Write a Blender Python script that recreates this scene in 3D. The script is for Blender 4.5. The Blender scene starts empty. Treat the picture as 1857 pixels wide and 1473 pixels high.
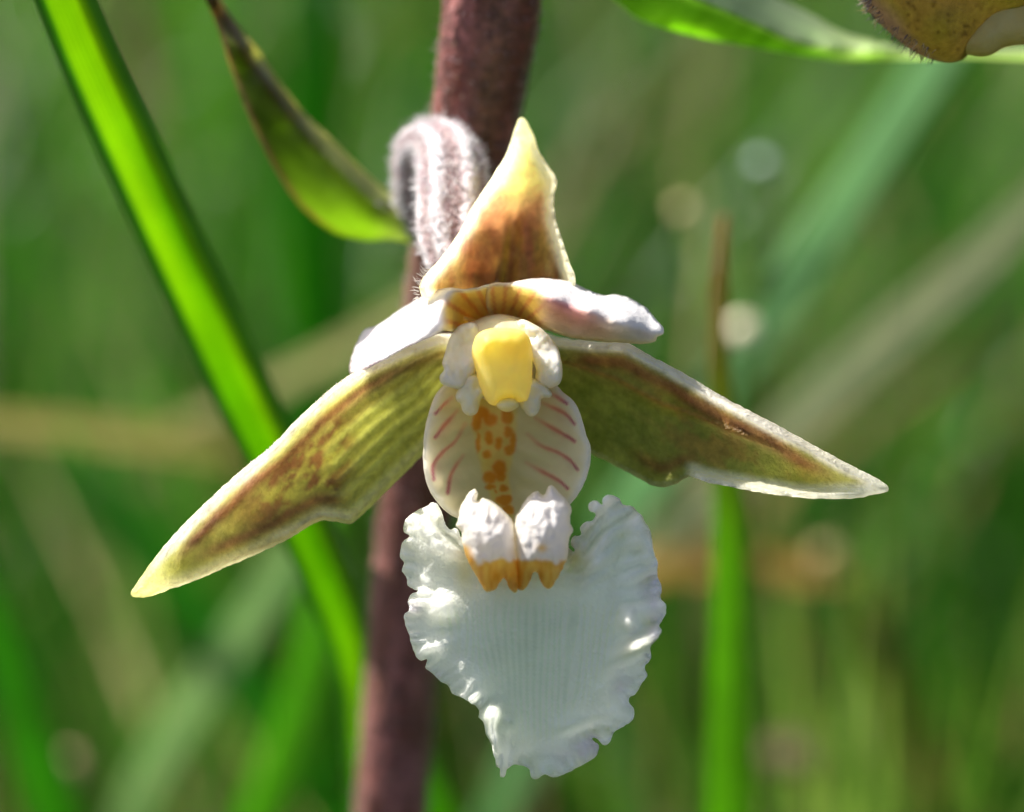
# Marsh orchid flower in a sunny meadow, macro view.  1 unit = 1 cm.
import bpy, bmesh, math, random
import numpy as np
from mathutils import Vector, Matrix
from mathutils.geometry import delaunay_2d_cdt

sc = bpy.context.scene
sc.unit_settings.system = 'METRIC'
sc.unit_settings.scale_length = 0.01
COL = sc.collection

# ------------------------------------------------------------------ camera
PITCH = math.radians(25)
FOC = 9.0                       # focus distance, cm
K = 4500.0                      # focal length in photograph pixels
FWD = Vector((0, math.cos(PITCH), -math.sin(PITCH)))
UP = Vector((0, math.sin(PITCH), math.cos(PITCH)))
RT = Vector((1, 0, 0))
CAM = Vector((0, 0, 22)) - FWD * FOC
cam = bpy.data.cameras.new('camera')
cam.lens = 36 * K / 1857
cam.sensor_width = 36
cam.clip_start = 0.1
cam.clip_end = 5000
cam.dof.use_dof = True
cam.dof.focus_distance = FOC + 0.02
cam.dof.aperture_fstop = cam.lens * 1e-3 / 0.40
camo = bpy.data.objects.new('camera', cam)
COL.objects.link(camo)
camo.location = CAM
camo.rotation_euler = (math.radians(90) - PITCH, 0, 0)
sc.camera = camo

# ------------------------------------------------------------------ light
SUN = Vector((-0.62, 0.395, 0.86)).normalized()       # towards the sun
world = bpy.data.worlds.new('World')
sc.world = world
world.use_nodes = True
wn = world.node_tree
sky = wn.nodes.new('ShaderNodeTexSky')
sky.sky_type = 'NISHITA'
sky.sun_disc = False
sky.air_density = 0.7
sky.dust_density = 3.0
sky.sun_elevation = math.asin(SUN.z)
sky.sun_rotation = math.atan2(SUN.x, SUN.y)
wn.nodes['Background'].inputs[1].default_value = 0.09
wn.links.new(sky.outputs[0], wn.nodes['Background'].inputs[0])
sl = bpy.data.lights.new('sun', 'SUN')
sl.energy = 5.0
sl.angle = math.radians(0.53)
sl.color = (1.0, 0.955, 0.88)
so = bpy.data.objects.new('sun', sl)
COL.objects.link(so)
so.location = (-60, 40, 120)
so.rotation_euler = (-SUN).to_track_quat('-Z', 'Y').to_euler()
sc.view_settings.view_transform = 'Standard'
sc.view_settings.look = 'None'
sc.view_settings.exposure = 0.95
sc.view_settings.gamma = 1
sc.render.engine = 'CYCLES'
sc.cycles.use_denoising = True
sc.cycles.use_adaptive_sampling = True
sc.cycles.adaptive_threshold = 0.02
sc.cycles.max_bounces = 7
sc.cycles.diffuse_bounces = 4
sc.cycles.transmission_bounces = 6
sc.cycles.transparent_max_bounces = 8
sc.cycles.sample_clamp_indirect = 6
sc.cycles.caustics_reflective = False
sc.cycles.caustics_refractive = False

# ------------------------------------------------------------------ helpers
def P(px, py, z):
    """point of the place seen at photograph pixel (px, py), z cm behind the focus plane"""
    d = FOC + z
    return CAM + FWD * d + RT * ((px - 928.5) / K * d) - UP * ((py - 736.5) / K * d)

C0 = np.array(CAM); F0 = np.array(FWD); U0 = np.array(UP); R0 = np.array(RT)
def PP(xy, z):
    d = (FOC + z)[:, None]
    return C0 + F0 * d + R0 * ((xy[:, :1] - 928.5) / K * d) - U0 * ((xy[:, 1:2] - 736.5) / K * d)

def lin(c):
    c = np.asarray(c, float) / 255.0
    return np.where(c <= 0.04045, c / 12.92, ((c + 0.055) / 1.055) ** 2.4)

def sstep(a, b, x):
    t = np.clip((x - a) / (b - a), 0, 1)
    return t * t * (3 - 2 * t)

def mix(a, b, t):
    t = np.asarray(t)
    if t.ndim == 1: t = t[:, None]
    return a * (1 - t) + b * t

def vnoise(x, y, s, seed=0):
    """smooth value noise in -1..1"""
    x = np.asarray(x, float) / s; y = np.asarray(y, float) / s
    xi = np.floor(x).astype(np.int64); yi = np.floor(y).astype(np.int64)
    fx = x - xi; fy = y - yi
    fx = fx * fx * (3 - 2 * fx); fy = fy * fy * (3 - 2 * fy)
    def h(a, b):
        n = (a * 374761393 + b * 668265263 + seed * 1442695041) & 0x7fffffff
        n = ((n ^ (n >> 13)) * 1274126177) & 0x7fffffff
        return ((n ^ (n >> 16)) & 0xffff) / 32767.5 - 1
    return (h(xi, yi) * (1 - fx) + h(xi + 1, yi) * fx) * (1 - fy) + (h(xi, yi + 1) * (1 - fx) + h(xi + 1, yi + 1) * fx) * fy

def fbm(x, y, s, seed=0, o=3):
    r = 0; a = 1
    for i in range(o):
        r = r + a * vnoise(x, y, s, seed + i * 17); a *= .5; s *= .5
    return r / 1.75

def smooth_closed(pts, step=4.0, sharp=False):
    pts = np.array(pts, float); n = len(pts)
    out = []
    for i in range(n):
        p0, p1, p2, p3 = pts[i - 1], pts[i], pts[(i + 1) % n], pts[(i + 2) % n]
        L = np.linalg.norm(p2 - p1)
        m = max(1, int(round(L / step)))
        # centripetal style tangents limited by the segment length
        t1 = (p2 - p0); t2 = (p3 - p1)
        t1 = t1 / (np.linalg.norm(t1) + 1e-9) * L * .9
        t2 = t2 / (np.linalg.norm(t2) + 1e-9) * L * .9
        for k in range(m):
            t = k / m
            h1 = 2 * t ** 3 - 3 * t * t + 1; h2 = t ** 3 - 2 * t * t + t
            h3 = -2 * t ** 3 + 3 * t * t; h4 = t ** 3 - t * t
            out.append(h1 * p1 + h2 * t1 + h3 * p2 + h4 * t2)
    return np.array(out)

def smooth_open(pts, n):
    pts = np.array(pts, float)
    seg = np.r_[0, np.cumsum(np.linalg.norm(np.diff(pts, axis=0), axis=1))]
    T = np.linspace(0, seg[-1], n)
    # Catmull-Rom with non uniform knots
    out = np.zeros((n, pts.shape[1]))
    m = len(pts)
    tang = np.zeros_like(pts)
    for i in range(m):
        a, b = max(0, i - 1), min(m - 1, i + 1)
        tang[i] = (pts[b] - pts[a]) / (seg[b] - seg[a] + 1e-9)
    for j, t in enumerate(T):
        i = min(m - 2, max(0, np.searchsorted(seg, t, 'right') - 1))
        L = seg[i + 1] - seg[i]; u = (t - seg[i]) / (L + 1e-9)
        h1 = 2 * u ** 3 - 3 * u * u + 1; h2 = u ** 3 - 2 * u * u + u
        h3 = -2 * u ** 3 + 3 * u * u; h4 = u ** 3 - u * u
        out[j] = h1 * pts[i] + h2 * L * tang[i] + h3 * pts[i + 1] + h4 * L * tang[i + 1]
    return out

def seg_dist(xy, poly, closed=True):
    """distance to a polyline"""
    a = poly if closed else poly[:-1]
    b = np.roll(poly, -1, axis=0) if closed else poly[1:]
    best = np.full(len(xy), 1e9)
    for i in range(0, len(xy), 2000):
        q = xy[i:i + 2000, None, :]
        ab = (b - a)[None]; ap = q - a[None]
        t = np.clip((ap * ab).sum(2) / ((ab * ab).sum(2) + 1e-9), 0, 1)
        d = np.linalg.norm(ap - ab * t[..., None], axis=2)
        best[i:i + 2000] = d.min(1)
    return best

def seg_dist_t(xy, poly):
    """distance to an open polyline and the position 0..1 along it"""
    a = poly[:-1]; b = poly[1:]
    L = np.linalg.norm(b - a, axis=1); s0 = np.r_[0, np.cumsum(L)]
    ab = (b - a)[None]; ap = xy[:, None, :] - a[None]
    t = np.clip((ap * ab).sum(2) / ((ab * ab).sum(2) + 1e-9), 0, 1)
    d = np.linalg.norm(ap - ab * t[..., None], axis=2)
    k = d.argmin(1); r = np.arange(len(xy))
    return d[r, k], (s0[k] + t[r, k] * L[k]) / s0[-1]

def inside(xy, poly):
    a = poly; b = np.roll(poly, -1, axis=0)
    c = np.zeros(len(xy), bool)
    for i in range(0, len(xy), 4000):
        x = xy[i:i + 4000, 0:1]; y = xy[i:i + 4000, 1:2]
        cond = (a[None, :, 1] > y) != (b[None, :, 1] > y)
        xi = (b[None, :, 0] - a[None, :, 0]) * (y - a[None, :, 1]) / (b[None, :, 1] - a[None, :, 1] + 1e-12) + a[None, :, 0]
        c[i:i + 4000] = ((cond & (x < xi)).sum(1) % 2) == 1
    return c

def tps(ctrl):
    """thin plate surface through (px, py, z) points"""
    c = np.array(ctrl, float); p = c[:, :2] / 100; n = len(c)
    def U(r): return r * r * np.log(r + 1e-9)
    Kk = U(np.linalg.norm(p[:, None] - p[None], axis=2)) + np.eye(n) * 1e-3
    Pm = np.c_[np.ones(n), p]
    A = np.block([[Kk, Pm], [Pm.T, np.zeros((3, 3))]])
    w = np.linalg.solve(A, np.r_[c[:, 2], 0, 0, 0])
    def f(xy):
        q = xy / 100
        out = np.zeros(len(q))
        for i in range(0, len(q), 4000):
            s = q[i:i + 4000]
            out[i:i + 4000] = U(np.linalg.norm(s[:, None] - p[None], axis=2)) @ w[:n] + w[n] + s @ w[n + 1:]
        return out
    return f

def link(name, me, mat, parent=None, smooth=True):
    o = bpy.data.objects.new(name, me)
    COL.objects.link(o)
    if mat: me.materials.append(mat)
    if smooth: me.shade_smooth()
    if parent:
        o.parent = parent
        o.matrix_parent_inverse = parent.matrix_world.inverted()
    return o

def mesh_from(name, v, f, cols=None, extra=None):
    me = bpy.data.meshes.new(name)
    me.from_pydata([tuple(x) for x in v], [], f)
    if cols is not None:
        a = me.color_attributes.new('Col', 'FLOAT_COLOR', 'POINT')
        c4 = np.ones((len(v), 4), np.float32); c4[:, :3] = cols
        a.data.foreach_set('color', c4.ravel())
    if extra is not None:
        a = me.attributes.new('Trans', 'FLOAT', 'POINT')
        a.data.foreach_set('value', np.asarray(extra, np.float32))
    me.update()
    return me

def sheet(name, outline, zf, colf, mat, parent=None, step=6.0, thick=0.03, rim=8.0, frill=0.0, frill_s=12.0,
          back=None, seed=1, pillow=None, transf=None, raw=False):
    """a closed, rounded organ with a traced outline; zf(xy,e) gives its depth, pillow(e) its half thickness in cm"""
    ol = np.array(outline, float) if raw else smooth_closed(outline, step * .8)
    if frill:
        nx = np.roll(ol, -1, 0) - np.roll(ol, 1, 0); nx = np.c_[nx[:, 1], -nx[:, 0]] / (np.linalg.norm(nx, axis=1)[:, None] + 1e-9)
        ol = ol + nx * (frill * (fbm(ol[:, 0], ol[:, 1], frill_s, seed)))[:, None]
    lo = ol.min(0); hi = ol.max(0)
    gx, gy = np.meshgrid(np.arange(lo[0], hi[0], step), np.arange(lo[1], hi[1], step * .87))
    gx = gx + (np.arange(gx.shape[0]) % 2)[:, None] * step * .5
    g = np.c_[gx.ravel(), gy.ravel()]
    g = g[inside(g, ol)]
    g = g[seg_dist(g, ol) > step * .55]
    # an inner row that follows the rim, so that the rounded edge is smooth
    pts = np.r_[ol, g]
    n = len(ol)
    r = delaunay_2d_cdt([Vector(p) for p in pts], [(i, (i + 1) % n) for i in range(n)], [], 1, 1e-4)
    xy = np.array([tuple(v) for v in r[0]]); tris = [tuple(f) for f in r[2]]
    e = seg_dist(xy, ol)
    bnd = e < 1e-3
    z = zf(xy, e)
    if pillow is None:
        h = thick * .5 * np.sqrt(np.clip(1 - (1 - np.clip(e / rim, 0, 1)) ** 2, 0, 1))
        hf, hb = h, h
    else:
        hf, hb = pillow(xy, e)
    vf = PP(xy, z - hf)
    keep = np.where(~bnd)[0]
    vb = PP(xy[keep], z[keep] + hb[keep])
    m = np.arange(len(xy)); m[keep] = len(xy) + np.arange(len(keep))
    # front triangles face the viewer: reverse y-down orientation
    tf = []; tb = []
    for (a, b, c) in tris:
        ar = (xy[b, 0] - xy[a, 0]) * (xy[c, 1] - xy[a, 1]) - (xy[b, 1] - xy[a, 1]) * (xy[c, 0] - xy[a, 0])
        if ar > 0: a, b, c = a, c, b
        tf.append((a, b, c)); tb.append((int(m[c]), int(m[b]), int(m[a])))
    cf = colf(xy, e)
    cb = cf[keep] if back is None else back(xy[keep], e[keep])
    cols = np.r_[cf, cb]
    ex = None
    if transf is not None:
        t = transf(xy, e); ex = np.r_[t, t[keep]]
    v = np.r_[vf, vb]
    me = mesh_from(name, v, tf + tb, cols, ex)
    return link(name, me, mat, parent)

def tube(name, path, rad, mat, parent=None, n=20, seg=40, colf=None, ridge=None, cap=True, bump=0.0, seed=3):
    """path: list of Vector; rad in cm per path point"""
    pth = np.c_[np.array([tuple(p) for p in path]), np.array(rad)]
    s = smooth_open(pth, seg)
    c = s[:, :3]; r = np.clip(s[:, 3], 0.002, None)
    t = np.gradient(c, axis=0); t /= np.linalg.norm(t, axis=1)[:, None]
    ref = Vector((0, 1, 0.05)) if abs(t[0][1]) < .9 else Vector((1, 0, 0))
    A = Vector(t[0]).cross(ref).normalized()
    V = []; Cc = []
    for i in range(seg):
        T = Vector(t[i]); A = (A - T * A.dot(T)).normalized(); B = T.cross(A)
        for k in range(n):
            a = 2 * math.pi * k / n
            rr = r[i] * (1 + (ridge(a, i / (seg - 1)) if ridge else 0))
            if bump: rr *= 1 + bump * float(vnoise(k * 1.0, i * 1.0, 1.7, seed))
            V.append(c[i] + (np.array(A) * math.cos(a) + np.array(B) * math.sin(a)) * rr)
            Cc.append((a, i / (seg - 1)))
    F = [(i * n + k, i * n + (k + 1) % n, (i + 1) * n + (k + 1) % n, (i + 1) * n + k) for i in range(seg - 1) for k in range(n)]
    if cap:
        V.append(c[0] - t[0] * r[0] * .5); V.append(c[-1] + t[-1] * r[-1] * .5); Cc += [(0, 0), (0, 1)]
        F += [(len(V) - 2, (k + 1) % n, k) for k in range(n)]
        b = (seg - 1) * n
        F += [(len(V) - 1, b + k, b + (k + 1) % n) for k in range(n)]
    Cc = np.array(Cc)
    cols = colf(Cc[:, 0], Cc[:, 1]) if colf else None
    return link(name, mesh_from(name, V, F, cols), mat, parent)

def ribbon(name, path, width, mat, parent=None, face=None, fold=0.25, prof=None, colf=None, nseg=40, transf=None, thick=0.012, fine=5):
    """a grass blade: closed thin strip, folded along its midrib; path Vectors from root to tip, width per point"""
    pw = smooth_open(np.c_[np.array([tuple(p) for p in path]), np.array(width)], nseg)
    c = pw[:, :3]; w = np.clip(pw[:, 3], .004, None)
    t = np.gradient(c, axis=0); t /= np.linalg.norm(t, axis=1)[:, None]
    if prof is None: prof = [(-1, 1), (-.55, .5), (0, 0), (.55, .5), (1, 1)]
    face = np.array(face if face is not None else tuple(-FWD))
    pa = np.array(prof); xs = np.linspace(-1, 1, max(len(prof), fine)); prof = list(zip(xs, np.interp(xs, pa[:, 0], pa[:, 1])))
    m = len(prof); V = []; Cc = []
    for side in (0, 1):
        for i in range(nseg):
            f = face - t[i] * face.dot(t[i]); f /= np.linalg.norm(f)
            s = np.cross(t[i], f)
            for (a, b) in prof:
                edge = .15 if abs(a) > .99 else 1
                V.append(c[i] + s * a * w[i] * .5 + f * (b * fold * w[i] * .5 + (thick if side == 0 else 0) * edge))
                Cc.append((a, i / (nseg - 1)))
    F = []
    N = nseg * m
    for i in range(nseg - 1):
        for k in range(m - 1):
            q = (i * m + k, i * m + k + 1, (i + 1) * m + k + 1, (i + 1) * m + k)
            F.append(q); F.append(tuple(N + x for x in reversed(q)))
        for k in (0, m - 1):
            q = (i * m + k, (i + 1) * m + k, N + (i + 1) * m + k, N + i * m + k)
            F.append(q if k == 0 else tuple(reversed(q)))
    F.append(tuple(range(m - 1, -1, -1)) + tuple(N + k for k in range(m)))
    b = (nseg - 1) * m
    F.append(tuple(b + k for k in range(m)) + tuple(N + b + k for k in range(m - 1, -1, -1)))
    Cc = np.array(Cc)
    cols = colf(Cc[:, 0], Cc[:, 1]); ex = transf(Cc[:, 0], Cc[:, 1]) if transf else None
    return link(name, mesh_from(name, V, F, cols, ex), mat, parent)

def tag(o, label=None, cat=None, group=None, kind=None):
    if label: o['label'] = label
    if cat: o['category'] = cat
    if group: o['group'] = group
    if kind: o['kind'] = kind
    return o

def empty(name, loc):
    o = bpy.data.objects.new(name, None)
    o.empty_display_size = 0.5
    COL.objects.link(o); o.location = loc
    o.matrix_world = Matrix.Translation(loc)
    return o

# ------------------------------------------------------------------ materials
def tissue(name, trans=0.4, rough=0.45, bump=0.3, bscale=60, var=0.12, vscale=14, spec=0.5, sheen=0.0, tsat=1.0, sss=0.0,
           use_attr_trans=False, tboost=1.0, coat=0.0):
    m = bpy.data.materials.new(name); m.use_nodes = True
    nt = m.node_tree; N = nt.nodes; L = nt.links
    bs = N['Principled BSDF']; out = N['Material Output']
    at = N.new('ShaderNodeAttribute'); at.attribute_name = 'Col'
    tc = N.new('ShaderNodeTexCoord')
    nz = N.new('ShaderNodeTexNoise'); nz.inputs['Scale'].default_value = vscale; nz.inputs['Detail'].default_value = 6
    L.new(tc.outputs['Object'], nz.inputs['Vector'])
    mr = N.new('ShaderNodeMapRange'); mr.inputs[1].default_value = .3; mr.inputs[2].default_value = .7
    mr.inputs[3].default_value = 1 - var; mr.inputs[4].default_value = 1 + var
    L.new(nz.outputs['Fac'], mr.inputs[0])
    mu = N.new('ShaderNodeVectorMath'); mu.operation = 'SCALE'
    L.new(at.outputs['Color'], mu.inputs[0]); L.new(mr.outputs[0], mu.inputs['Scale'])
    L.new(mu.outputs[0], bs.inputs['Base Color'])
    bs.inputs['Roughness'].default_value = rough
    bs.inputs['Specular IOR Level'].default_value = spec
    if sheen: bs.inputs['Sheen Weight'].default_value = sheen
    if coat:
        bs.inputs['Coat Weight'].default_value = coat; bs.inputs['Coat Roughness'].default_value = .2
    if sss:
        bs.inputs['Subsurface Weight'].default_value = sss
        bs.inputs['Subsurface Radius'].default_value = (1.0, .8, .45)
        bs.inputs['Subsurface Scale'].default_value = .13
    n2 = N.new('ShaderNodeTexNoise'); n2.inputs['Scale'].default_value = bscale; n2.inputs['Detail'].default_value = 3
    L.new(tc.outputs['Object'], n2.inputs['Vector'])
    bp = N.new('ShaderNodeBump'); bp.inputs['Strength'].default_value = bump; bp.inputs['Distance'].default_value = .02
    L.new(n2.outputs['Fac'], bp.inputs['Height']); L.new(bp.outputs[0], bs.inputs['Normal'])
    if trans > 0:
        tr = N.new('ShaderNodeBsdfTranslucent')
        hs = N.new('ShaderNodeHueSaturation'); hs.inputs['Saturation'].default_value = tsat; hs.inputs['Value'].default_value = tboost
        L.new(mu.outputs[0], hs.inputs['Color']); L.new(hs.outputs[0], tr.inputs[0]); L.new(bp.outputs[0], tr.inputs['Normal'])
        mx = N.new('ShaderNodeMixShader'); mx.inputs[0].default_value = trans
        if use_attr_trans:
            a2 = N.new('ShaderNodeAttribute'); a2.attribute_name = 'Trans'
            L.new(a2.outputs['Fac'], mx.inputs[0])
        L.new(bs.outputs[0], mx.inputs[1]); L.new(tr.outputs[0], mx.inputs[2]); L.new(mx.outputs[0], out.inputs[0])
    return m

M_sepal = tissue('sepal_tissue', trans=.62, rough=.4, bump=.6, bscale=75, var=.2, vscale=30, spec=.5, tboost=1.5, tsat=.82)
M_petal = tissue('petal_tissue', trans=.42, rough=.5, bump=.25, bscale=50, var=.04, vscale=20, spec=.4)
M_callus = tissue('callus_tissue', trans=.4, tboost=1.1, rough=.45, bump=.22, bscale=55, var=.05, vscale=14, spec=.4)
M_lip = tissue('lip_tissue', trans=.6, tboost=1.45, rough=.4, bump=.55, bscale=60, var=.04, vscale=12, spec=.5)
M_cup = tissue('lip_cup_tissue', tboost=1.2, trans=.65, rough=.4, bump=.12, bscale=40, var=.03, vscale=12, spec=.45)
M_col = tissue('column_tissue', trans=.2, rough=.35, bump=.3, bscale=26, var=.05, vscale=14, spec=.5, sss=.6)
M_anther = tissue('anther_tissue', tboost=1.2, trans=.38, rough=.5, bump=.12, bscale=80, var=.05, vscale=10, spec=.35, sss=.6)
M_stem = tissue('stem_skin', trans=0, rough=.5, bump=.9, bscale=24, var=.55, vscale=22, spec=.4, sheen=.1)
M_ovary = tissue('ovary_skin', trans=0, rough=.5, bump=1.0, bscale=38, var=.25, vscale=30, spec=.5, sheen=.6)
M_bract = tissue('bract_leaf', trans=.68, rough=.35, bump=.15, bscale=25, var=.12, vscale=5, spec=.5, tboost=1.8)
M_blade = tissue('blade_leaf', trans=.5, rough=.38, bump=.1, bscale=30, var=.1, vscale=4, spec=.4, use_attr_trans=True, tboost=1.5)
M_grass = tissue('grass_leaf', trans=.42, rough=.36, bump=0.05, bscale=20, var=.15, vscale=2, spec=.3, tboost=1.4)
M_dry = tissue('dry_stalk', trans=.1, rough=.7, bump=.3, bscale=20, var=.2, vscale=4, spec=.2)
M_hair = tissue('hair', trans=.4, rough=.3, bump=0, var=0, spec=.6)
def water():
    m = bpy.data.materials.new('water_drop'); m.use_nodes = True
    nt = m.node_tree; b = nt.nodes['Principled BSDF']
    b.inputs['Base Color'].default_value = (1, 1, 1, 1); b.inputs['Roughness'].default_value = .06
    tr = nt.nodes.new('ShaderNodeBsdfTransparent'); fr = nt.nodes.new('ShaderNodeFresnel'); fr.inputs[0].default_value = 1.45
    gl = nt.nodes.new('ShaderNodeBsdfGlossy'); gl.inputs['Roughness'].default_value = .08
    mx = nt.nodes.new('ShaderNodeMixShader')
    nt.links.new(fr.outputs[0], mx.inputs[0]); nt.links.new(tr.outputs[0], mx.inputs[1]); nt.links.new(gl.outputs[0], mx.inputs[2])
    nt.links.new(mx.outputs[0], nt.nodes['Material Output'].inputs[0])
    return m
M_water = water()
def soil():
    m = bpy.data.materials.new('soil'); m.use_nodes = True
    nt = m.node_tree; b = nt.nodes['Principled BSDF']
    tc = nt.nodes.new('ShaderNodeTexCoord')
    nz = nt.nodes.new('ShaderNodeTexNoise'); nz.inputs['Scale'].default_value = .35; nz.inputs['Detail'].default_value = 10
    cr = nt.nodes.new('ShaderNodeValToRGB')
    cr.color_ramp.elements[0].position = .35; cr.color_ramp.elements[0].color = (.018, .028, .010, 1)
    cr.color_ramp.elements[1].position = .7; cr.color_ramp.elements[1].color = (.075, .055, .03, 1)
    nt.links.new(tc.outputs['Object'], nz.inputs['Vector']); nt.links.new(nz.outputs[0], cr.inputs[0])
    nt.links.new(cr.outputs[0], b.inputs['Base Color']); b.inputs['Roughness'].default_value = .95
    bp = nt.nodes.new('ShaderNodeBump'); bp.inputs['Strength'].default_value = .6
    nt.links.new(nz.outputs[0], bp.inputs['Height']); nt.links.new(bp.outputs[0], b.inputs['Normal'])
    return m
M_soil = soil()

# ------------------------------------------------------------------ ground
def build_ground():
    nx = 81; S = 2500.0
    u = np.linspace(-1, 1, nx); g = np.sign(u) * np.abs(u) ** 3 * S
    V = []; 
    for y in g:
        for x in g:
            h = 0.5 * float(vnoise(x, y, 9.0, 5)) * math.exp(-abs(x) / 300 - abs(y) / 300) - .5
            V.append((x, y, h))
    F = [(j * nx + i, j * nx + i + 1, (j + 1) * nx + i + 1, (j + 1) * nx + i) for j in range(nx - 1) for i in range(nx - 1)]
    o = link('ground', mesh_from('ground', V, F), M_soil)
    tag(o, 'dark mossy soil under the meadow grass', kind='structure')
build_ground()

# ------------------------------------------------------------------ main orchid
STEM = [(893, 0, .75), (865, 200, .95), (822, 430, 1.2), (785, 700, 1.5), (752, 950, 1.75), (722, 1300, 2.0), (708, 1473, 2.1)]
stem_w = [178, 160, 148, 142, 138, 132, 130]
stem_pts = [P(*q) for q in STEM]
stem_r = [w / 2 / K * (FOC + q[2]) for w, q in zip(stem_w, STEM)]
d_up = (stem_pts[0] - stem_pts[1]).normalized()
top_ext = [stem_pts[0] + d_up * 4 + Vector((0, .4, 0)), stem_pts[0] + d_up * 1.6]
last = stem_pts[-1]
root = Vector((last.x - 2.2, last.y + 1.5, -.6))
stem_path = [root, last.lerp(root, .55) + Vector((.3, -.2, 0))] + stem_pts[::-1] + top_ext[::-1]
stem_rad = [.2, .17] + stem_r[::-1] + [.16, .05]
orchid = tag(empty('orchid_plant', Vector((root.x, root.y, 0))),
             'orchid with purple-brown stem and a fully open white-lipped flower facing forward', 'orchid')
def stem_col(a, t):
    n = np.array([float(vnoise(x * 4, y * 160, 1.3, 4)) for x, y in zip(a, t)])
    g = np.array([float(vnoise(x * 1.5, y * 40, 1.3, 9)) for x, y in zip(a, t)])
    c = mix(lin((96, 48, 36)), lin((152, 96, 92)), np.clip(.4 + .8 * n, 0, 1))
    return mix(c, lin((92, 78, 44)), np.clip(.15 + .4 * g, 0, .6))
stem = tube('stem', stem_path, stem_rad, M_stem, orchid, n=40, seg=420, colf=stem_col, bump=.045)

# ---- ovary
OV = [(775, 436, 1.12, 17), (748, 385, 1.05, 26), (743, 320, .98, 29), (752, 270, .92, 36), (785, 256, .82, 40), (815, 290, .68, 56),
      (822, 350, .6, 62), (822, 420, .52, 60), (840, 490, .46, 55), (880, 560, .42, 45), (905, 590, .4, 40)]
def ov_col(a, t):
    r = np.cos(a * 6 + 1)
    n = fbm(a * 40, t * 400, 9, 3)
    c = mix(lin((150, 120, 118)), lin((214, 205, 206)), sstep(-.5, .5, r + .7 * n))
    return mix(c, lin((170, 120, 130)), sstep(.1, .7, fbm(a * 30, t * 300, 16, 8)) * .5)
ovary = tube('ovary', [P(*q[:3]) for q in OV], [q[3] / K * (FOC + q[2]) for q in OV], M_ovary, orchid, n=72, seg=150, colf=ov_col,
     ridge=lambda a, t: .09 * math.cos(a * 6 + 1) * min(1, t * 2), bump=.03)

# ---- dorsal sepal
DS = [(947, 214), (962, 233), (977, 274), (996, 305), (1010, 329), (1004, 355), (1007, 392), (1018, 432), (1032, 473), (1044, 506),
      (1030, 540), (985, 580), (930, 596), (870, 592), (800, 560), (764, 536), (762, 512), (795, 473), (828, 428), (853, 380), (885, 331), (914, 286), (926, 257), (936, 226)]
ds_f = tps([(947, 214, .36), (1010, 329, .36), (960, 330, .42), (890, 331, .22), (1044, 506, .2), (900, 480, .36), (762, 512, .02), (905, 590, .36),
            (985, 580, .25), (800, 560, .2), (905, 400, .38), (1018, 432, .28), (828, 428, .12)])
def ds_z(xy, e):
    x, y = xy[:, 0], xy[:, 1]
    mid = 905 + (y - 560) * -.13
    z = ds_f(xy)
    z += -.035 * np.exp(-((x - mid) / 7) ** 2) * sstep(330, 430, y)
    z += .022 * np.cos((x - mid) / 8.5) * sstep(330, 430, y) * sstep(4, 26, e)
    z += .05 * fbm(x, y, 46, 2) * sstep(0, 30, e)
    z += .05 * np.exp(-(((x - 845) / 26) ** 2 + ((y - 492) / 18) ** 2))
    return z - .06 * (1 - sstep(0, 16, e)) * sstep(240, 300, y)
def ds_c(xy, e):
    x, y = xy[:, 0], xy[:, 1]
    mid = 905 + (y - 560) * -.13
    n = fbm(x, y * .5, 30, 12); fine = fbm(x, y * .3, 9, 5)
    c = mix(lin((238, 230, 150)), lin((216, 160, 120)), sstep(300, 420, y + n * 40))
    br = mix(lin((160, 112, 66)), lin((184, 158, 84)), np.clip(.5 + .9 * fine, 0, 1))
    c = mix(c, br, sstep(375, 445, y + n * 34 + 14 * np.exp(-((x - 925) / 40) ** 2)))
    c = mix(c, lin((186, 112, 94)), sstep(.15, .6, n) * sstep(350, 410, y) * .6)
    c = mix(c, lin((176, 152, 44)), np.exp(-((x - mid) / 5.5) ** 2) * sstep(400, 440, y))
    c = mix(c, lin((214, 190, 96)), sstep(515, 545, y))
    edge = 1 - sstep(10, 30, e + n * 7)
    c = mix(c, lin((246, 243, 216)), edge)
    return mix(c, lin((236, 234, 190)), 1 - sstep(218, 290, y))
sheet('dorsal_sepal', DS, ds_z, ds_c, M_sepal, orchid, step=5, thick=.05, rim=9, frill=1.5)

# ---- lateral sepals
LSU = [(850, 620), (800, 606), (734, 632), (680, 655), (635, 680), (597, 707), (566, 735), (532, 766), (507, 794), (476, 822), (442, 849), (407, 880), (369, 915), (334, 950), (303, 984), (275, 1019), (251, 1054), (237, 1078)]
LSL = [(246, 1084), (275, 1081), (317, 1066), (358, 1052), (400, 1033), (462, 1007), (521, 979), (552, 960), (584, 944), (608, 946), (636, 950), (656, 936), (680, 912), (715, 877), (750, 842), (780, 812), (820, 770), (850, 700)]
ls_f = tps([(850, 640, .32), (734, 632, .12), (635, 680, .0), (507, 794, -.02), (369, 915, -.04), (237, 1080, -.02), (358, 1052, .04), (521, 979, .08), (584, 944, .11),
            (640, 950, .1), (715, 877, .2), (800, 790, .28), (700, 760, .24), (600, 840, .2), (500, 890, .12), (400, 970, .06), (300, 1040, .02)])
def ls_axis(xy):
    a = np.array([(850., 680.), (700., 760.), (560., 860.), (420., 960.), (240., 1080.)])
    return seg_dist_t(xy, a)
def upper_dist(xy, U): return seg_dist(xy, np.array(U, float), closed=False)
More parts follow.
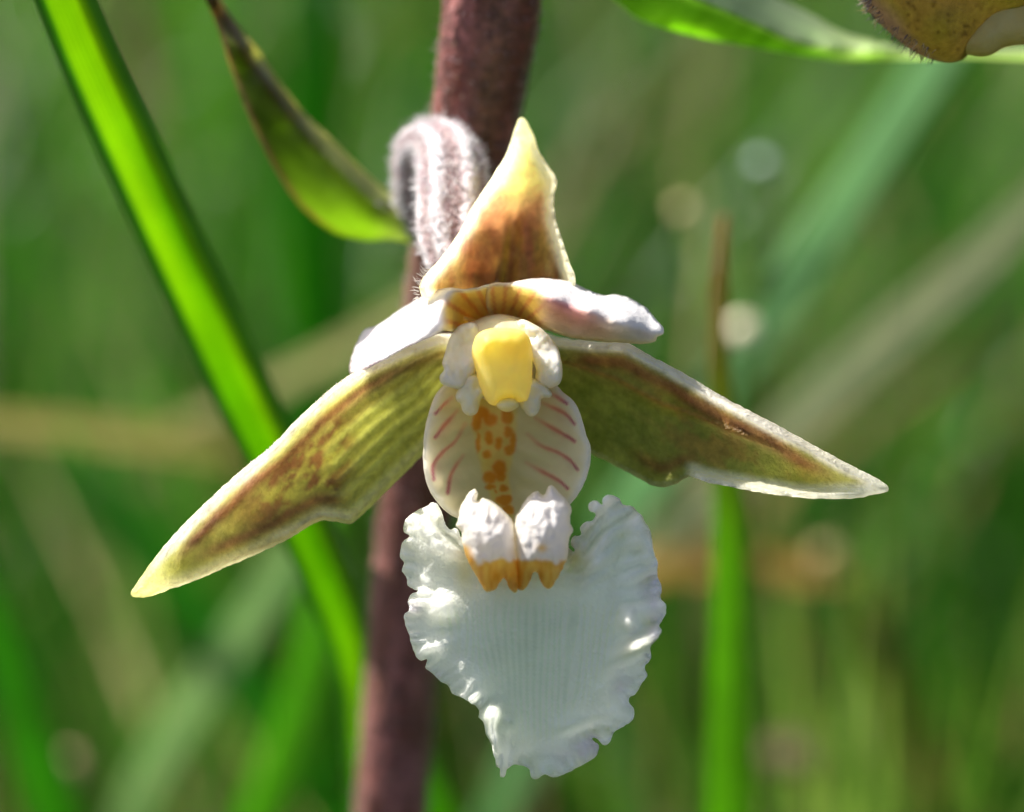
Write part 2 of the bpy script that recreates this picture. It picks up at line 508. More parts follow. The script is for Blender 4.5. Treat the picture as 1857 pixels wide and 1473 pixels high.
def ls_z(xy, e):
    x, y = xy[:, 0], xy[:, 1]
    du = upper_dist(xy, LSU); dl = upper_dist(xy, LSL)
    s = (du - dl) / (du + dl + 1e-6)
    z = ls_f(xy) + .016 * np.cos(s * 24) * sstep(540, 640, x) * sstep(8, 30, e)
    z += .03 * fbm(x, y, 55, 6) * sstep(4, 30, e)
    z += .03 * np.exp(-((du - 32) / 12) ** 2) * sstep(300, 420, x)
    # tip curls over itself
    z -= .04 * np.exp(-(((x - 285) / 24) ** 2 + ((y - 1045) / 26) ** 2))
    return z + .05 * (1 - sstep(0, 12, e))
def ls_c(xy, e):
    x, y = xy[:, 0], xy[:, 1]
    du = upper_dist(xy, LSU); dl = upper_dist(xy, LSL)
    s = (du - dl) / (du + dl + 1e-6)
    n = fbm(x, y, 46, 21); n2 = fbm(x + y, (x - y) * .35, 18, 3)
    c = mix(lin((190, 190, 92)), lin((220, 220, 136)), np.clip(.5 + .6 * np.cos(s * 24 + n), 0, 1) * sstep(560, 640, x))
    br = mix(lin((122, 70, 60)), lin((160, 104, 72)), np.clip(.5 + n2, 0, 1))
    m1 = np.exp(-((du - 34 - 6 * n) / 11) ** 2) * sstep(300, 360, x) * (1 - .45 * sstep(620, 800, x))
    m2 = sstep(-.25, .3, n2 + .55 * n) * sstep(380, 520, x) * (1 - sstep(600, 650, x + 20 * n)) * sstep(20, 44, e) * .95
    m3 = np.exp(-((dl - 38) / 13) ** 2) * sstep(320, 420, x) * (1 - sstep(600, 640, x)) * .85
    c = mix(c, br, np.clip(np.maximum(np.maximum(m1, m2), m3), 0, .92))
    c = mix(c, lin((242, 238, 228)), (1 - sstep(10, 22, du + 5 * n)) * .97)
    c = mix(c, lin((234, 228, 200)), (1 - sstep(6, 30, dl + 6 * n)) * .9 * (1 - .5 * sstep(600, 660, x)))
    return mix(c, lin((240, 236, 180)), 1 - sstep(270, 320, x + .2 * (1060 - y)))
sheet('lateral_sepal', LSU + LSL, ls_z, ls_c, M_sepal, orchid, step=6, thick=.06, rim=9, frill=1.6, frill_s=9)

RSU = [(960, 640), (985, 606), (1015, 612), (1087, 620), (1136, 622), (1158, 633), (1200, 656), (1250, 683), (1300, 713), (1350, 740), (1399, 765), (1449, 793), (1495, 818), (1549, 847), (1584, 864), (1611, 882)]
RSL = [(1610, 891), (1591, 896), (1556, 903), (1495, 905), (1442, 902), (1382, 894), (1318, 882), (1282, 875), (1250, 865), (1225, 878), (1200, 884), (1179, 879), (1147, 861), (1104, 839), (1076, 825), (1030, 800), (985, 740)]
rs_f = tps([(980, 640, .32), (1087, 620, .12), (1200, 656, .04), (1350, 740, .0), (1495, 818, -.02), (1611, 886, .0), (1442, 902, .06), (1318, 882, .12), (1250, 866, .15),
            (1200, 884, .17), (1104, 839, .26), (1147, 861, .25), (1020, 780, .32), (1100, 730, .26), (1220, 780, .18), (1340, 830, .11), (1470, 870, .07), (1250, 730, .17)])
def rs_z(xy, e):
    x, y = xy[:, 0], xy[:, 1]
    du = upper_dist(xy, RSU); dl = upper_dist(xy, RSL)
    s = (du - dl) / (du + dl + 1e-6)
    z = rs_f(xy) + .01 * fbm(x, y, 70, 9) * sstep(4, 30, e)
    z -= .025 * np.exp(-((s + .35) / .08) ** 2) * (1 - sstep(1350, 1480, x))
    # lower margin turned outwards past the notch
    z += -.14 * (1 - sstep(0, 22, dl)) * sstep(1245, 1275, x) * (1 - sstep(1480, 1600, x))
    return z + .05 * (1 - sstep(0, 12, du))
def rs_c(xy, e):
    x, y = xy[:, 0], xy[:, 1]
    du = upper_dist(xy, RSU); dl = upper_dist(xy, RSL)
    s = (du - dl) / (du + dl + 1e-6)
    n = fbm(x, y, 52, 31); n2 = fbm(x - y, (x + y) * .35, 20, 13)
    c = mix(lin((150, 158, 56)), lin((178, 180, 78)), np.clip(.5 + n2, 0, 1))
    c = mix(c, lin((186, 178, 84)), sstep(1450, 1600, x) * .8)
    br = mix(lin((140, 80, 40)), lin((172, 116, 48)), np.clip(.5 + n2, 0, 1))
    m1 = np.exp(-((du - 34 - 5 * n) / 14) ** 2) * (1 - sstep(1440, 1540, x)) * sstep(1010, 1080, x)
    m2 = sstep(-.1, .45, n2 + .5 * n + .2 * np.sin((x - 1150) / 70)) * sstep(1130, 1240, x) * (1 - sstep(1380, 1520, x)) * sstep(18, 40, e) * .5
    m3 = np.exp(-((dl - 34) / 12) ** 2) * sstep(1120, 1180, x) * (1 - sstep(1240, 1300, x)) * .7
    c = mix(c, br, np.clip(np.maximum(np.maximum(m1, m2), m3), 0, .9))
    c = mix(c, lin((190, 140, 66)), np.exp(-((s + .35) / .05) ** 2) * .75 * (1 - sstep(1330, 1450, x)))
    c = mix(c, lin((246, 241, 228)), 1 - sstep(11, 24, du + 4 * n))
    lm = sstep(1235, 1265, x)
    c = mix(c, lin((240, 237, 220)), (1 - sstep(16, 32, dl + 3 * n)) * lm + (1 - sstep(3, 10, dl)) * .5 * (1 - lm))
    return c
sheet('lateral_sepal', RSU + RSL, rs_z, rs_c, M_sepal, orchid, step=6, thick=.06, rim=9, frill=1.6, frill_s=9)

# ---- petals
LP = [(893, 518), (866, 521), (844, 524), (812, 522), (785, 528), (763, 538), (740, 553), (722, 563), (700, 580), (682, 591), (661, 598), (645, 624), (636, 650), (632, 670),
      (637, 680), (682, 661), (734, 632), (779, 612), (806, 601), (840, 604), (880, 585), (900, 556)]
lp_f = tps([(893, 518, .12), (844, 524, .06), (763, 538, .22), (682, 591, .25), (632, 672, .2), (640, 620, .3), (682, 661, -.05), (734, 632, -.16), (779, 612, -.2), (803, 590, -.18), (806, 560, -.1),
            (830, 560, .18), (860, 560, .24), (880, 590, .3), (840, 600, .26), (720, 600, .06)])
def lp_z(xy, e):
    x, y = xy[:, 0], xy[:, 1]
    return lp_f(xy) + .02 * fbm(x, y, 40, 4)
def lp_c(xy, e):
    x, y = xy[:, 0], xy[:, 1]
    ins = sstep(796, 818, x + (y - 570) * -.12 - 26 * (1 - sstep(520, 560, y)))
    a = np.arctan2(y - 610, x - 905)
    vein = np.clip(np.cos(a * 22) * 1.6 - .5, 0, 1)
    yl = mix(lin((236, 214, 122)), lin((216, 142, 84)), vein * .75)
    w = mix(lin((240, 236, 236)), lin((226, 196, 200)), sstep(.1, .6, fbm(x, y * 2, 60, 4)) * .35)
    c = mix(w, yl, ins)
    return mix(c, lin((244, 240, 214)), (1 - sstep(2, 9, e)) * ins)
sheet('petal', LP, lp_z, lp_c, M_petal, orchid, step=5, thick=.03, rim=6, frill=1.2)

RP = [(885, 519), (926, 512), (966, 505), (1007, 506), (1040, 514), (1068, 526), (1097, 536), (1117, 534), (1146, 543), (1170, 557), (1187, 577), (1203, 595), (1203, 606), (1192, 612), (1190, 619), (1170, 624), (1130, 622),
      (1089, 620), (1040, 614), (991, 600), (940, 592), (890, 575)]
RPR = np.array([(900., 512.), (966., 520.), (1005., 540.), (1068., 562.), (1130., 588.), (1200., 606.)])
rp_f = tps([(885, 519, .1), (966, 505, .12), (1007, 506, .16), (1068, 526, .2), (1117, 534, .22), (1170, 557, .2), (1203, 600, .06), (966, 522, -.02), (1005, 542, -.1), (1068, 562, -.12), (1130, 588, -.1), (1170, 624, .06),
            (1089, 620, .06), (1040, 614, .1), (991, 600, .18), (940, 560, .22), (900, 575, .26), (1040, 585, .0)])
def rp_z(xy, e):
    return rp_f(xy) + .02 * fbm(xy[:, 0], xy[:, 1], 34, 14)
def rp_c(xy, e):
    x, y = xy[:, 0], xy[:, 1]
    d, t = seg_dist_t(xy, RPR)
    yr = np.interp(x, RPR[:, 0], RPR[:, 1]); below = sstep(-4, 8, y - yr)
    a = np.arctan2(y - 625, x - 905)
    vein = np.clip(np.cos(a * 26) * 1.5 - .5, 0, 1)
    inn = mix(lin((238, 212, 120)), lin((214, 130, 90)), vein * .7)
    pink = mix(lin((236, 222, 196)), lin((206, 132, 136)), np.exp(-(((x - 1030) / 60) ** 2 + ((y - yr - 14) / 26) ** 2)))
    pink = mix(pink, lin((226, 218, 200)), sstep(1090, 1150, x))
    pink = mix(pink, lin((222, 196, 180)), np.clip(.5 + .8 * vnoise(x * .3 - y, y * .0 + y, 12, 3), 0, 1) * .3)
    low = mix(inn, pink, sstep(965, 1000, x))
    c = mix(lin((242, 240, 240)), low, below)
    return mix(c, lin((240, 232, 190)), (1 - sstep(2, 9, e)) * below)
sheet('petal', RP, rp_z, rp_c, M_petal, orchid, step=5, thick=.03, rim=6, frill=1.2, seed=5)

# ---- lip: the cup (hypochile) with coloured veins and spots
def Z2(l): return [(740 + a / 3.683, 560 + b / 3.683) for a, b in l]
HY = [(802, 701), (789, 717), (778, 745), (771, 777), (768, 804), (767, 837), (771, 867), (781, 894), (794, 913), (813, 931), (832, 941), (870, 955), (925, 968), (985, 955), (1015, 935),
      (1036, 913), (1050, 894), (1063, 869), (1071, 837), (1071, 810), (1063, 788), (1058, 769), (1050, 745), (1039, 726), (1022, 712), (1009, 698), (970, 670), (900, 655), (840, 670)]
veins = [Z2(v) for v in (
    [(290, 595), (240, 640), (185, 700)], [(330, 680), (250, 770), (180, 860)], [(380, 770), (320, 880), (230, 960), (180, 1020), (165, 1060), (172, 1140)], [(370, 980), (290, 1100), (265, 1230)],
    [(950, 560), (1010, 600), (1060, 635)], [(890, 625), (980, 665), (1060, 710), (1110, 770)], [(850, 730), (960, 795), (1060, 850), (1112, 885)], [(800, 840), (880, 910), (1000, 960), (1080, 1010), (1132, 1075)],
    [(790, 1030), (900, 1090), (1010, 1150), (1065, 1200)])]
spots = [(460, 760, 30, 60), (550, 740, 42, 42), (665, 720, 36, 45), (662, 820, 26, 42), (538, 865, 28, 48), (605, 900, 25, 48), (680, 945, 32, 30), (525, 975, 28, 28), (465, 900, 15, 70),
         (615, 1065, 42, 50), (545, 1125, 46, 40), (622, 1120, 30, 34), (640, 1195, 28, 22), (585, 1215, 12, 12), (640, 1280, 55, 34), (672, 1345, 42, 34), (550, 1190, 30, 20), (500, 690, 40, 40), (700, 880, 20, 60)]
hy_f = tps([(802, 701, .06), (771, 777, -.03), (767, 837, -.05), (794, 913, -.05), (832, 941, -.02), (925, 968, .06), (1036, 913, -.05), (1071, 820, -.05), (1050, 745, -.02), (1009, 698, .06),
            (905, 680, .34), (900, 760, .34), (905, 840, .30), (920, 920, .16), (830, 800, .2), (1000, 800, .2), (840, 880, .13), (1000, 880, .13)])
def hy_z(xy, e):
    x, y = xy[:, 0], xy[:, 1]
    z = hy_f(xy) + .03 * np.exp(-(e / 9) ** 2) + .012 * np.cos((y - .35 * np.abs(x - 905)) / 7.5) * sstep(20, 60, np.abs(x - 905)) * sstep(6, 20, e)
    return z + .012 * fbm(x, y, 26, 8)
def hy_c(xy, e):
    x, y = xy[:, 0], xy[:, 1]
    c = mix(lin((246, 238, 212)), lin((246, 242, 230)), 1 - sstep(4, 14, e))
    c = mix(c, lin((226, 214, 176)), np.exp(-((x - 905) / 60) ** 2) * .6)
    for i, v in enumerate(veins):
        d, t = seg_dist_t(xy, smooth_open(v, 30))
        w = 2.6 * (1 - .35 * t) + 1.6 * fbm(x, y, 16, i)
        m = np.exp(-(d / np.clip(w + 1.2, 1.4, 6)) ** 2) * (.35 + .65 * sstep(0, .5, t))
        c = mix(c, mix(lin((228, 150, 136)), lin((196, 96, 128)), sstep(.5, 1, t)), np.clip(m, 0, .9))
    zx = (x - 740) * 3.683; zy = (y - 560) * 3.683
    cx = np.interp(zy, [600, 900, 1100, 1400], [575, 580, 585, 650]); hw = np.interp(zy, [600, 800, 1000, 1100, 1250, 1400], [150, 145, 115, 90, 75, 55])
    band = 1 - sstep(.8, 1.12, np.abs(zx - cx) / hw + .1 * fbm(x, y, 10, 2))
    c = mix(c, lin((246, 226, 150)), band * .9)
    nx = 14 * fbm(x, y, 11, 40); ny = 14 * fbm(x, y, 11, 41)
    for (a, b, ra, rb) in spots:
        q = np.sqrt(((zx + nx - a) / (ra * 1.15)) ** 2 + ((zy + ny - b) / (rb * 1.12)) ** 2)
        c = mix(c, lin((234, 166, 62)), (1 - sstep(.7, 1.12, q)) * .95)
    return c
lip_cup = sheet('lip_cup', HY, hy_z, hy_c, M_cup, orchid, step=3.6, thick=.035, rim=6, frill=.8)

# ---- lip: the frilled blade (epichile)
def Z3(l): return [(680 + a / 2.5397, 860 + b / 2.5397) for a, b in l]
EP = Z3([(400, 290), (375, 250), (348, 258), (322, 215), (310, 180), (292, 145), (265, 133), (240, 150), (200, 165), (150, 200), (130, 240), (138, 270), (158, 285), (130, 308), (118, 350), (120, 388), (132, 410),
         (125, 448), (145, 480), (150, 512), (180, 530), (200, 537), (165, 555), (150, 590), (157, 620), (136, 650), (140, 690), (155, 730), (170, 790), (192, 842), (214, 860), (240, 853), (230, 888), (260, 915), (300, 950), (340, 978),
         (358, 1010), (400, 1030), (450, 1058), (480, 1090), (478, 1120), (500, 1140), (510, 1200), (538, 1250), (553, 1310), (556, 1345), (574, 1355), (580, 1392), (592, 1396), (610, 1360), (640, 1340), (690, 1345), (715, 1362), (724, 1402),
         (758, 1398), (780, 1385), (820, 1395), (870, 1385), (930, 1355), (990, 1320), (1020, 1295), (1030, 1250), (1003, 1216), (1058, 1247), (1082, 1235), (1100, 1195), (1150, 1160), (1186, 1130), (1192, 1080), (1168, 1040), (1200, 1010),
         (1226, 970), (1252, 930), (1243, 890), (1270, 850), (1268, 800), (1300, 760), (1322, 720), (1312, 695), (1342, 640), (1340, 608), (1318, 570), (1318, 520), (1303, 460), (1302, 400), (1280, 340), (1275, 280), (1245, 220), (1220, 180),
         (1180, 145), (1140, 137), (1117, 105), (1075, 96), (1050, 110), (1046, 140), (1016, 120), (990, 135), (988, 165), (1020, 185), (1000, 210), (970, 220), (945, 250), (945, 280), (915, 283), (900, 320), (920, 355), (895, 340),
         (870, 300), (760, 280), (640, 270), (520, 270), (430, 285)])
ep_f = tps([(840, 1020, -.02), (790, 915, -.06), (740, 960, .02), (728, 1010, .03), (740, 1130, .04), (765, 1200, .04), (860, 1280, .0), (905, 1400, .06), (970, 1410, .08), (1080, 1370, .1), (1150, 1290, .06), (1190, 1180, -.03), (1205, 1090, -.02),
            (1180, 980, .01), (1100, 905, -.04), (1040, 990, -.02), (940, 1060, -.03), (940, 1150, -.02), (940, 1250, .01), (940, 1340, .05), (820, 1100, -.05), (1060, 1080, -.03), (1080, 1200, .0), (850, 1180, -.05), (800, 1000, -.06), (1110, 1000, -.06)])
ep_ol = smooth_closed(EP, 5)
def blob(xy, x, y, sx, sy, h, rot=0):
    dx = xy[:, 0] - x; dy = xy[:, 1] - y
    c, s = math.cos(rot), math.sin(rot)
    return h * np.exp(-((dx * c + dy * s) / sx) ** 2 - ((-dx * s + dy * c) / sy) ** 2)
def ep_z(xy, e):
    x, y = xy[:, 0], xy[:, 1]
    z = ep_f(xy)
    a = np.arctan2(y - 1130, x - 945)
    edge = 1 - sstep(0, 75, e)
    z += edge * (.04 * np.sin(a * 13 + 3 * vnoise(x, y, 60, 3)) + (.05 + .08 * sstep(900, 1020, x)) * fbm(x, y, 48, 7))
    z += (1 - sstep(0, 40, e)) * (.02 * np.sin(a * 61 + 3 * vnoise(x, y, 30, 4)))
    z += .0012 * np.cos((x - 945) / (2.3 - .0022 * (y - 1060)) + 5 * vnoise(x, y * .3, 34, 61)) * sstep(1070, 1110, y) * sstep(50, 110, e)       # fine lengthwise veins
    z += .004 * fbm(x, y, 16, 27) * sstep(6, 20, e)
    # folds and curls of the margin
    z += blob(xy, 800, 1105, 26, 20, -.05) + blob(xy, 812, 1138, 20, 12, .06)
    z += blob(xy, 1138, 1125, 14, 20, -.2) + blob(xy, 1152, 1172, 38, 13, -.26, -.5) + blob(xy, 1150, 1195, 46, 16, .07, -.5)
    z += blob(xy, 893, 1295, 17, 20, -.13) + blob(xy, 925, 1310, 12, 16, -.08) + blob(xy, 900, 1345, 10, 40, -.08, -.3) + blob(xy, 925, 1345, 7, 34, .05)
    z += .02 * np.cos(a * 46 + 4 * vnoise(x, y, 70, 90)) * sstep(1010, 1060, x) * (1 - sstep(30, 110, e)) * (1 - sstep(1120, 1200, y))
    z += blob(xy, 1060, 1330, 40, 14, .05, -.3) + blob(xy, 1040, 1310, 34, 10, -.06, -.3)
    z += blob(xy, 1085, 1000, 12, 70, -.05, .35) + blob(xy, 1120, 1010, 12, 70, .04, .3)
    return z
def ep_c(xy, e):
    x, y = xy[:, 0], xy[:, 1]
    c = np.tile(lin((240, 240, 234)), (len(x), 1))
    c = mix(c, lin((220, 226, 214)), np.exp(-((x - 950) / 95) ** 2 - ((y - 1190) / 150) ** 2) * .75)  # grey-green middle: the shade on the lip, put into its colour
    c = mix(c, lin((222, 210, 226)), sstep(.2, .7, fbm(x, y, 44, 51)) * (1 - sstep(10, 70, e)) * .5)
    v = np.clip(.4 + np.cos((x - 945) / (2.3 - .0022 * (y - 1060)) + 5 * vnoise(x, y * .3, 34, 61)) + .7 * fbm(x, y * .2, 20, 62), 0, 1) * sstep(1070, 1120, y) * sstep(30, 90, e)
    c = mix(c, lin((200, 210, 196)), v * .4)
    c = mix(c, lin((214, 200, 120)), np.exp(-((x - 1040) / 20) ** 2 - ((y - 1010) / 24) ** 2) * .45 + np.exp(-((x - 842) / 14) ** 2 - ((y - 1040) / 34) ** 2) * .35)
    return c
lip_blade = sheet('lip_blade', EP, ep_z, ep_c, M_lip, orchid, step=4.2, thick=.035, rim=5, frill=2.4, frill_s=9, seed=8)

# ---- callus: two frilled bosses, orange at their foot
def callus(ol, cx, sd):
    f = tps([(p[0], p[1], -.16 + .0012 * (1070 - p[1]) * .3) for p in ol[::3]] + [(cx, 960, -.2)])
    R = 26
    def pil(xy, e):
        g = np.sqrt(np.clip(1 - (1 - np.clip(e / R, 0, 1)) ** 2, 0, 1))
        x, y = xy[:, 0], xy[:, 1]
        low = sstep(1010, 1060, y)
        b = .10 * g * (1 - .75 * low) * (1 + .16 * fbm(x, y, 17, sd) + .16 * np.cos(x / 6.0 + sd) * low + .12 * vnoise(x, y * .3, 9, sd + 2))
        return b, .14 * g
    def cc(xy, e):
        x, y = xy[:, 0], xy[:, 1]
        n = fbm(x, y, 14, sd + 5); st = fbm(x, y * .25, 9, sd + 6)
        c = mix(lin((240, 236, 232)), lin((246, 240, 214)), (1 - sstep(2, 8, e)) * .6)
        lim = 1014 + 15 * n + 22 * np.exp(-((x - 935) / 22) ** 2) * 0
        o = sstep(lim - 4, lim + 8, y)
        side = (1 - sstep(838, 858, x - (y - 985) * .35)) * sstep(982, 996, y)
        o = np.clip(np.maximum(o, side), 0, 1)
        oc = mix(lin((222, 160, 50)), lin((238, 200, 96)), np.clip(.5 + 1.2 * st, 0, 1))
        oc = mix(oc, lin((226, 208, 130)), sstep(1062, 1078, y) * .8)
        c = mix(c, oc, o)
        return mix(c, lin((232, 186, 70)), np.exp(-((x - 983) / 9) ** 2 - ((y - 994) / 8) ** 2) * .8)
    sheet('callus', ol, lambda xy, e: f(xy), cc, M_callus, lip_blade, step=3.4, pillow=pil, frill=1.6, frill_s=8, seed=sd)
callus(Z3([(380, 215), (393, 150), (430, 90), (460, 66), (472, 90), (470, 122), (500, 110), (545, 125), (585, 160), (622, 195), (640, 230), (648, 320), (656, 400), (660, 500), (650, 545), (622, 530), (596, 480), (575, 500), (552, 535), (510, 540), (480, 490), (455, 450), (430, 400), (400, 320), (397, 270), (374, 238)]), 885, 3)
callus(Z3([(642, 212), (665, 165), (700, 110), (745, 78), (775, 96), (808, 50), (850, 85), (890, 130), (906, 160), (898, 220), (912, 260), (893, 300), (890, 370), (866, 430), (840, 480), (800, 530), (765, 500), (740, 450), (715, 490), (685, 535), (660, 530), (655, 400), (646, 300)]), 990, 9)

# ---- column
def pil_fn(R, hf, hb, n=0.0, s=10, sd=1):
    def p(xy, e):
        g = np.sqrt(np.clip(1 - (1 - np.clip(e / R, 0, 1)) ** 2, 0, 1))
        k = 1 + n * fbm(xy[:, 0], xy[:, 1], s, sd)
        return hf * g * k, hb * g
    return p
def flat(c1, c2, s=16, sd=1):
    def f(xy, e):
        return mix(lin(c1), lin(c2), np.clip(.5 + .8 * fbm(xy[:, 0], xy[:, 1], s, sd), 0, 1))
    return f
HOOD = Z2([(300, 170), (360, 105), (430, 85), (520, 50), (620, 36), (720, 55), (800, 85), (880, 130), (930, 200), (900, 380), (880, 520), (760, 600), (640, 640), (500, 600), (400, 520), (340, 380)])
column = sheet('column', HOOD, lambda xy, e: np.full(len(xy), .13), flat((236, 226, 190), (228, 218, 176), 20), M_col, orchid, step=4.5, pillow=pil_fn(45, .12, .28))
for ol, sd in (([(450, 100), (350, 108), (280, 190), (245, 300), (228, 365), (240, 410), (210, 450), (222, 500), (280, 527), (340, 540), (395, 527), (424, 470), (450, 430), (490, 330), (500, 220)], 3),
               ([(740, 80), (860, 112), (940, 180), (1000, 262), (1024, 350), (1030, 440), (1008, 505), (950, 530), (880, 512), (850, 460), (856, 420), (825, 330), (770, 200)], 7)):
    zz = tps([(740 + a / 3.683, 560 + b / 3.683, -.03 if b > 300 else .05) for a, b in ol])
    sheet('column_wing', Z2(ol), lambda xy, e, zz=zz: zz(xy), flat((248, 238, 212), (252, 246, 230), 12, sd), M_col, column, step=3.6, pillow=pil_fn(14, .05, .06, .3, 13, sd), frill=.7)
for ol, sd in (([(320, 570), (400, 440), (480, 450), (520, 560), (490, 600), (478, 640), (458, 698), (410, 715), (368, 690), (350, 640), (322, 610)], 5),
               ([(800, 470), (880, 480), (962, 568), (950, 592), (892, 602), (886, 640), (862, 704), (820, 720), (780, 690), (742, 630), (740, 560)], 6)):
    sheet('stigma_lobe', Z2(ol), lambda xy, e: np.full(len(xy), -.03), flat((250, 238, 196), (252, 244, 212), 14, sd), M_col, column, step=3.4, pillow=pil_fn(13, .045, .1, .25, 14, sd))
sheet('rostellum', Z2([(590, 640), (630, 600), (700, 595), (740, 640), (715, 672), (665, 690), (620, 676)]), lambda xy, e: np.full(len(xy), -.10), flat((248, 232, 160), (250, 238, 184)), M_col, column, step=3, pillow=pil_fn(14, .07, .12))
AN = Z2([(450, 190), (490, 152), (560, 132), (680, 130), (760, 146), (808, 190), (829, 260), (831, 380), (826, 500), (810, 590), (788, 620), (730, 622), (690, 606), (640, 616), (592, 645), (545, 636), (510, 590), (480, 520), (450, 400), (426, 290)])
def an_c(xy, e):
    x, y = xy[:, 0], xy[:, 1]
    c = mix(lin((250, 232, 120)), lin((252, 240, 150)), sstep(590, 740, y))
    c = mix(c, lin((238, 208, 80)), np.exp(-((x - 935) / 22) ** 2 - ((y - 620) / 34) ** 2) * .5)
    return mix(c, lin((246, 232, 150)), (1 - sstep(2, 10, e)) * .5)
sheet('anther', AN, lambda xy, e: -.08 + 0 * e + .0004 * (xy[:, 1] - 660), an_c, M_anther, column, step=3.4, pillow=pil_fn(30, .13, .14, .05, 26, 2))

# ---- hairs
def hairs(name, items, parent, length, rad, cols, seed):
    """items: list of (point, direction)"""
    rnd = random.Random(seed); V = []; F = []; Cc = []
    for p, d in items:
        d = (d + Vector((rnd.uniform(-.5, .5), rnd.uniform(-.5, .5), rnd.uniform(-.5, .5)))).normalized()
        L = length * rnd.uniform(.5, 1.2); bend = Vector((rnd.uniform(-1, 1), rnd.uniform(-1, 1), rnd.uniform(-1, 1))) * L * .3
        s = d.orthogonal().normalized(); t = d.cross(s); b = len(V)
        for i in range(3):
            c = p + d * (L * i / 3) + bend * (i / 3) ** 2
            r = rad * (1 - i / 4)
            for k in range(3):
                a = 2.094 * k
                V.append(c + (s * math.cos(a) + t * math.sin(a)) * r)
        V.append(p + d * L + bend)
        for i in range(2):
            for k in range(3): F.append((b + i * 3 + k, b + i * 3 + (k + 1) % 3, b + i * 3 + 3 + (k + 1) % 3, b + i * 3 + 3 + k))
        for k in range(3): F.append((b + 6 + k, b + 6 + (k + 1) % 3, b + 9))
        c = cols[rnd.randrange(len(cols))]; Cc += [lin(c)] * 10
    o = link(name, mesh_from(name, V, F, np.array(Cc)), M_hair, parent)
    o['kind'] = 'stuff'
    return o
rnd = random.Random(4)
def edge_hairs(poly, zf, n, jitter=3):
    s = smooth_open(poly, n); it = []
    t = np.gradient(s, axis=0); zz = zf(s, np.zeros(len(s)))
    for i in range(n):
        nx = Vector((t[i][1], -t[i][0])).normalized()
        q = s[i] + np.array([rnd.uniform(-jitter, jitter) for _ in (0, 1)])
        it.append((P(q[0], q[1], zz[i] + rnd.uniform(-.02, .03)), RT * nx.x - UP * nx.y))
    return it
hairs('hair', edge_hairs([(762, 545), (758, 530), (763, 511), (780, 488)], ds_z, 26), orchid, .035, .0022, [(236, 230, 220), (180, 160, 150)], 1)
hairs('hair', edge_hairs([(300, 990), (407, 880), (507, 794), (566, 735), (597, 707), (640, 676)][::-1], lambda s, e: ls_z(s, e), 120, 2), orchid, .025, .002, [(240, 236, 226), (200, 190, 170)], 2)
# short pale down on ovary and stem
def down(obj, name, n, length, rad, cols, seed, sel=None):
    r = random.Random(seed); me = obj.data; it = []
    polys = [p for p in me.polygons if sel is None or sel(p.center)]
    for k in range(n):
        p = r.choice(polys); it.append((Vector(p.center) + Vector(p.normal) * -.002, Vector(p.normal)))
    mw = obj.matrix_world
    return hairs(name, it, obj, length, rad, cols, seed)
down(ovary, 'hair', 2600, .035, .003, [(240, 236, 236), (226, 214, 220), (250, 250, 250)], 5)
zlow = P(708, 1600, 2.2).z; zhi = P(893, -150, .7).z
down(stem, 'hair', 2200, .03, .0026, [(206, 186, 190), (170, 140, 146), (190, 176, 150)], 6, sel=lambda c: zlow < c.z < zhi)

# ---- bract beside the open flower
def bract(name, lower, upper, fold, zl, zu, zfold, cf, parent, seed):
    f = tps([(p[0], p[1], z) for p, z in zip(lower, zl)] + [(p[0], p[1], z) for p, z in zip(upper, zu)] + [(p[0], p[1], z) for p, z in zip(fold, zfold)])
    fo = smooth_open(fold, 40)
    def zz(xy, e):
        d, t = seg_dist_t(xy, fo)
        return f(xy) - .10 * np.exp(-np.abs(d) / 16) + .006 * fbm(xy[:, 0], xy[:, 1], 60, seed)
    def cc(xy, e):
        d, t = seg_dist_t(xy, fo)
        dl = seg_dist(xy, np.array(lower, float), False); du = seg_dist(xy, np.array(upper, float), False)
        i = np.clip((t * 39).astype(int), 0, 38)
        tg = fo[i + 1] - fo[i]; side = np.sign(tg[:, 0] * (xy[:, 1] - fo[i][:, 1]) - tg[:, 1] * (xy[:, 0] - fo[i][:, 0]))
        return cf(xy, e, d, t, side, dl, du)
    return sheet(name, list(lower) + list(upper)[::-1], zz, cc, M_bract, parent, step=7, thick=.035, rim=7)
BL = [(340, -90), (372, 0), (388, 34), (414, 112), (435, 172), (465, 241), (500, 310), (543, 375), (582, 409), (612, 426), (664, 437), (711, 435), (758, 444), (800, 452)]
BU = [(346, -92), (400, 0), (420, 30), (474, 99), (539, 190), (603, 254), (659, 310), (700, 345), (735, 366), (765, 396), (800, 430)]
BF = [(343, -90), (392, 0), (440, 90), (482, 150), (520, 200), (560, 250), (605, 300), (646, 340), (680, 372), (800, 440)]
def bl_c(xy, e, d, t, side, dl, du):
    x, y = xy[:, 0], xy[:, 1]
    n = fbm(x - y, (x + y) * .2, 20, 7)
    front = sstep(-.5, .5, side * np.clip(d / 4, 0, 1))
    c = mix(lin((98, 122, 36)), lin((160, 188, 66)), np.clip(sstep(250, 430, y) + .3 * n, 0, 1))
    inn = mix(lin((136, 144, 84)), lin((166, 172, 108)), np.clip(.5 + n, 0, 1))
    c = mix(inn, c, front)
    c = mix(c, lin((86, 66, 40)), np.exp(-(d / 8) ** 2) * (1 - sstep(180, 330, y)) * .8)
    c = mix(c, lin((158, 122, 96)), (1 - sstep(4, 13, dl)) * (1 - sstep(390, 440, y)) * .85)
    c = mix(c, lin((176, 164, 110)), (1 - sstep(3, 10, du)) * .6)
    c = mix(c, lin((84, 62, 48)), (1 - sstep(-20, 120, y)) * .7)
    return mix(c, lin((206, 214, 150)), sstep(660, 740, x) * .6)
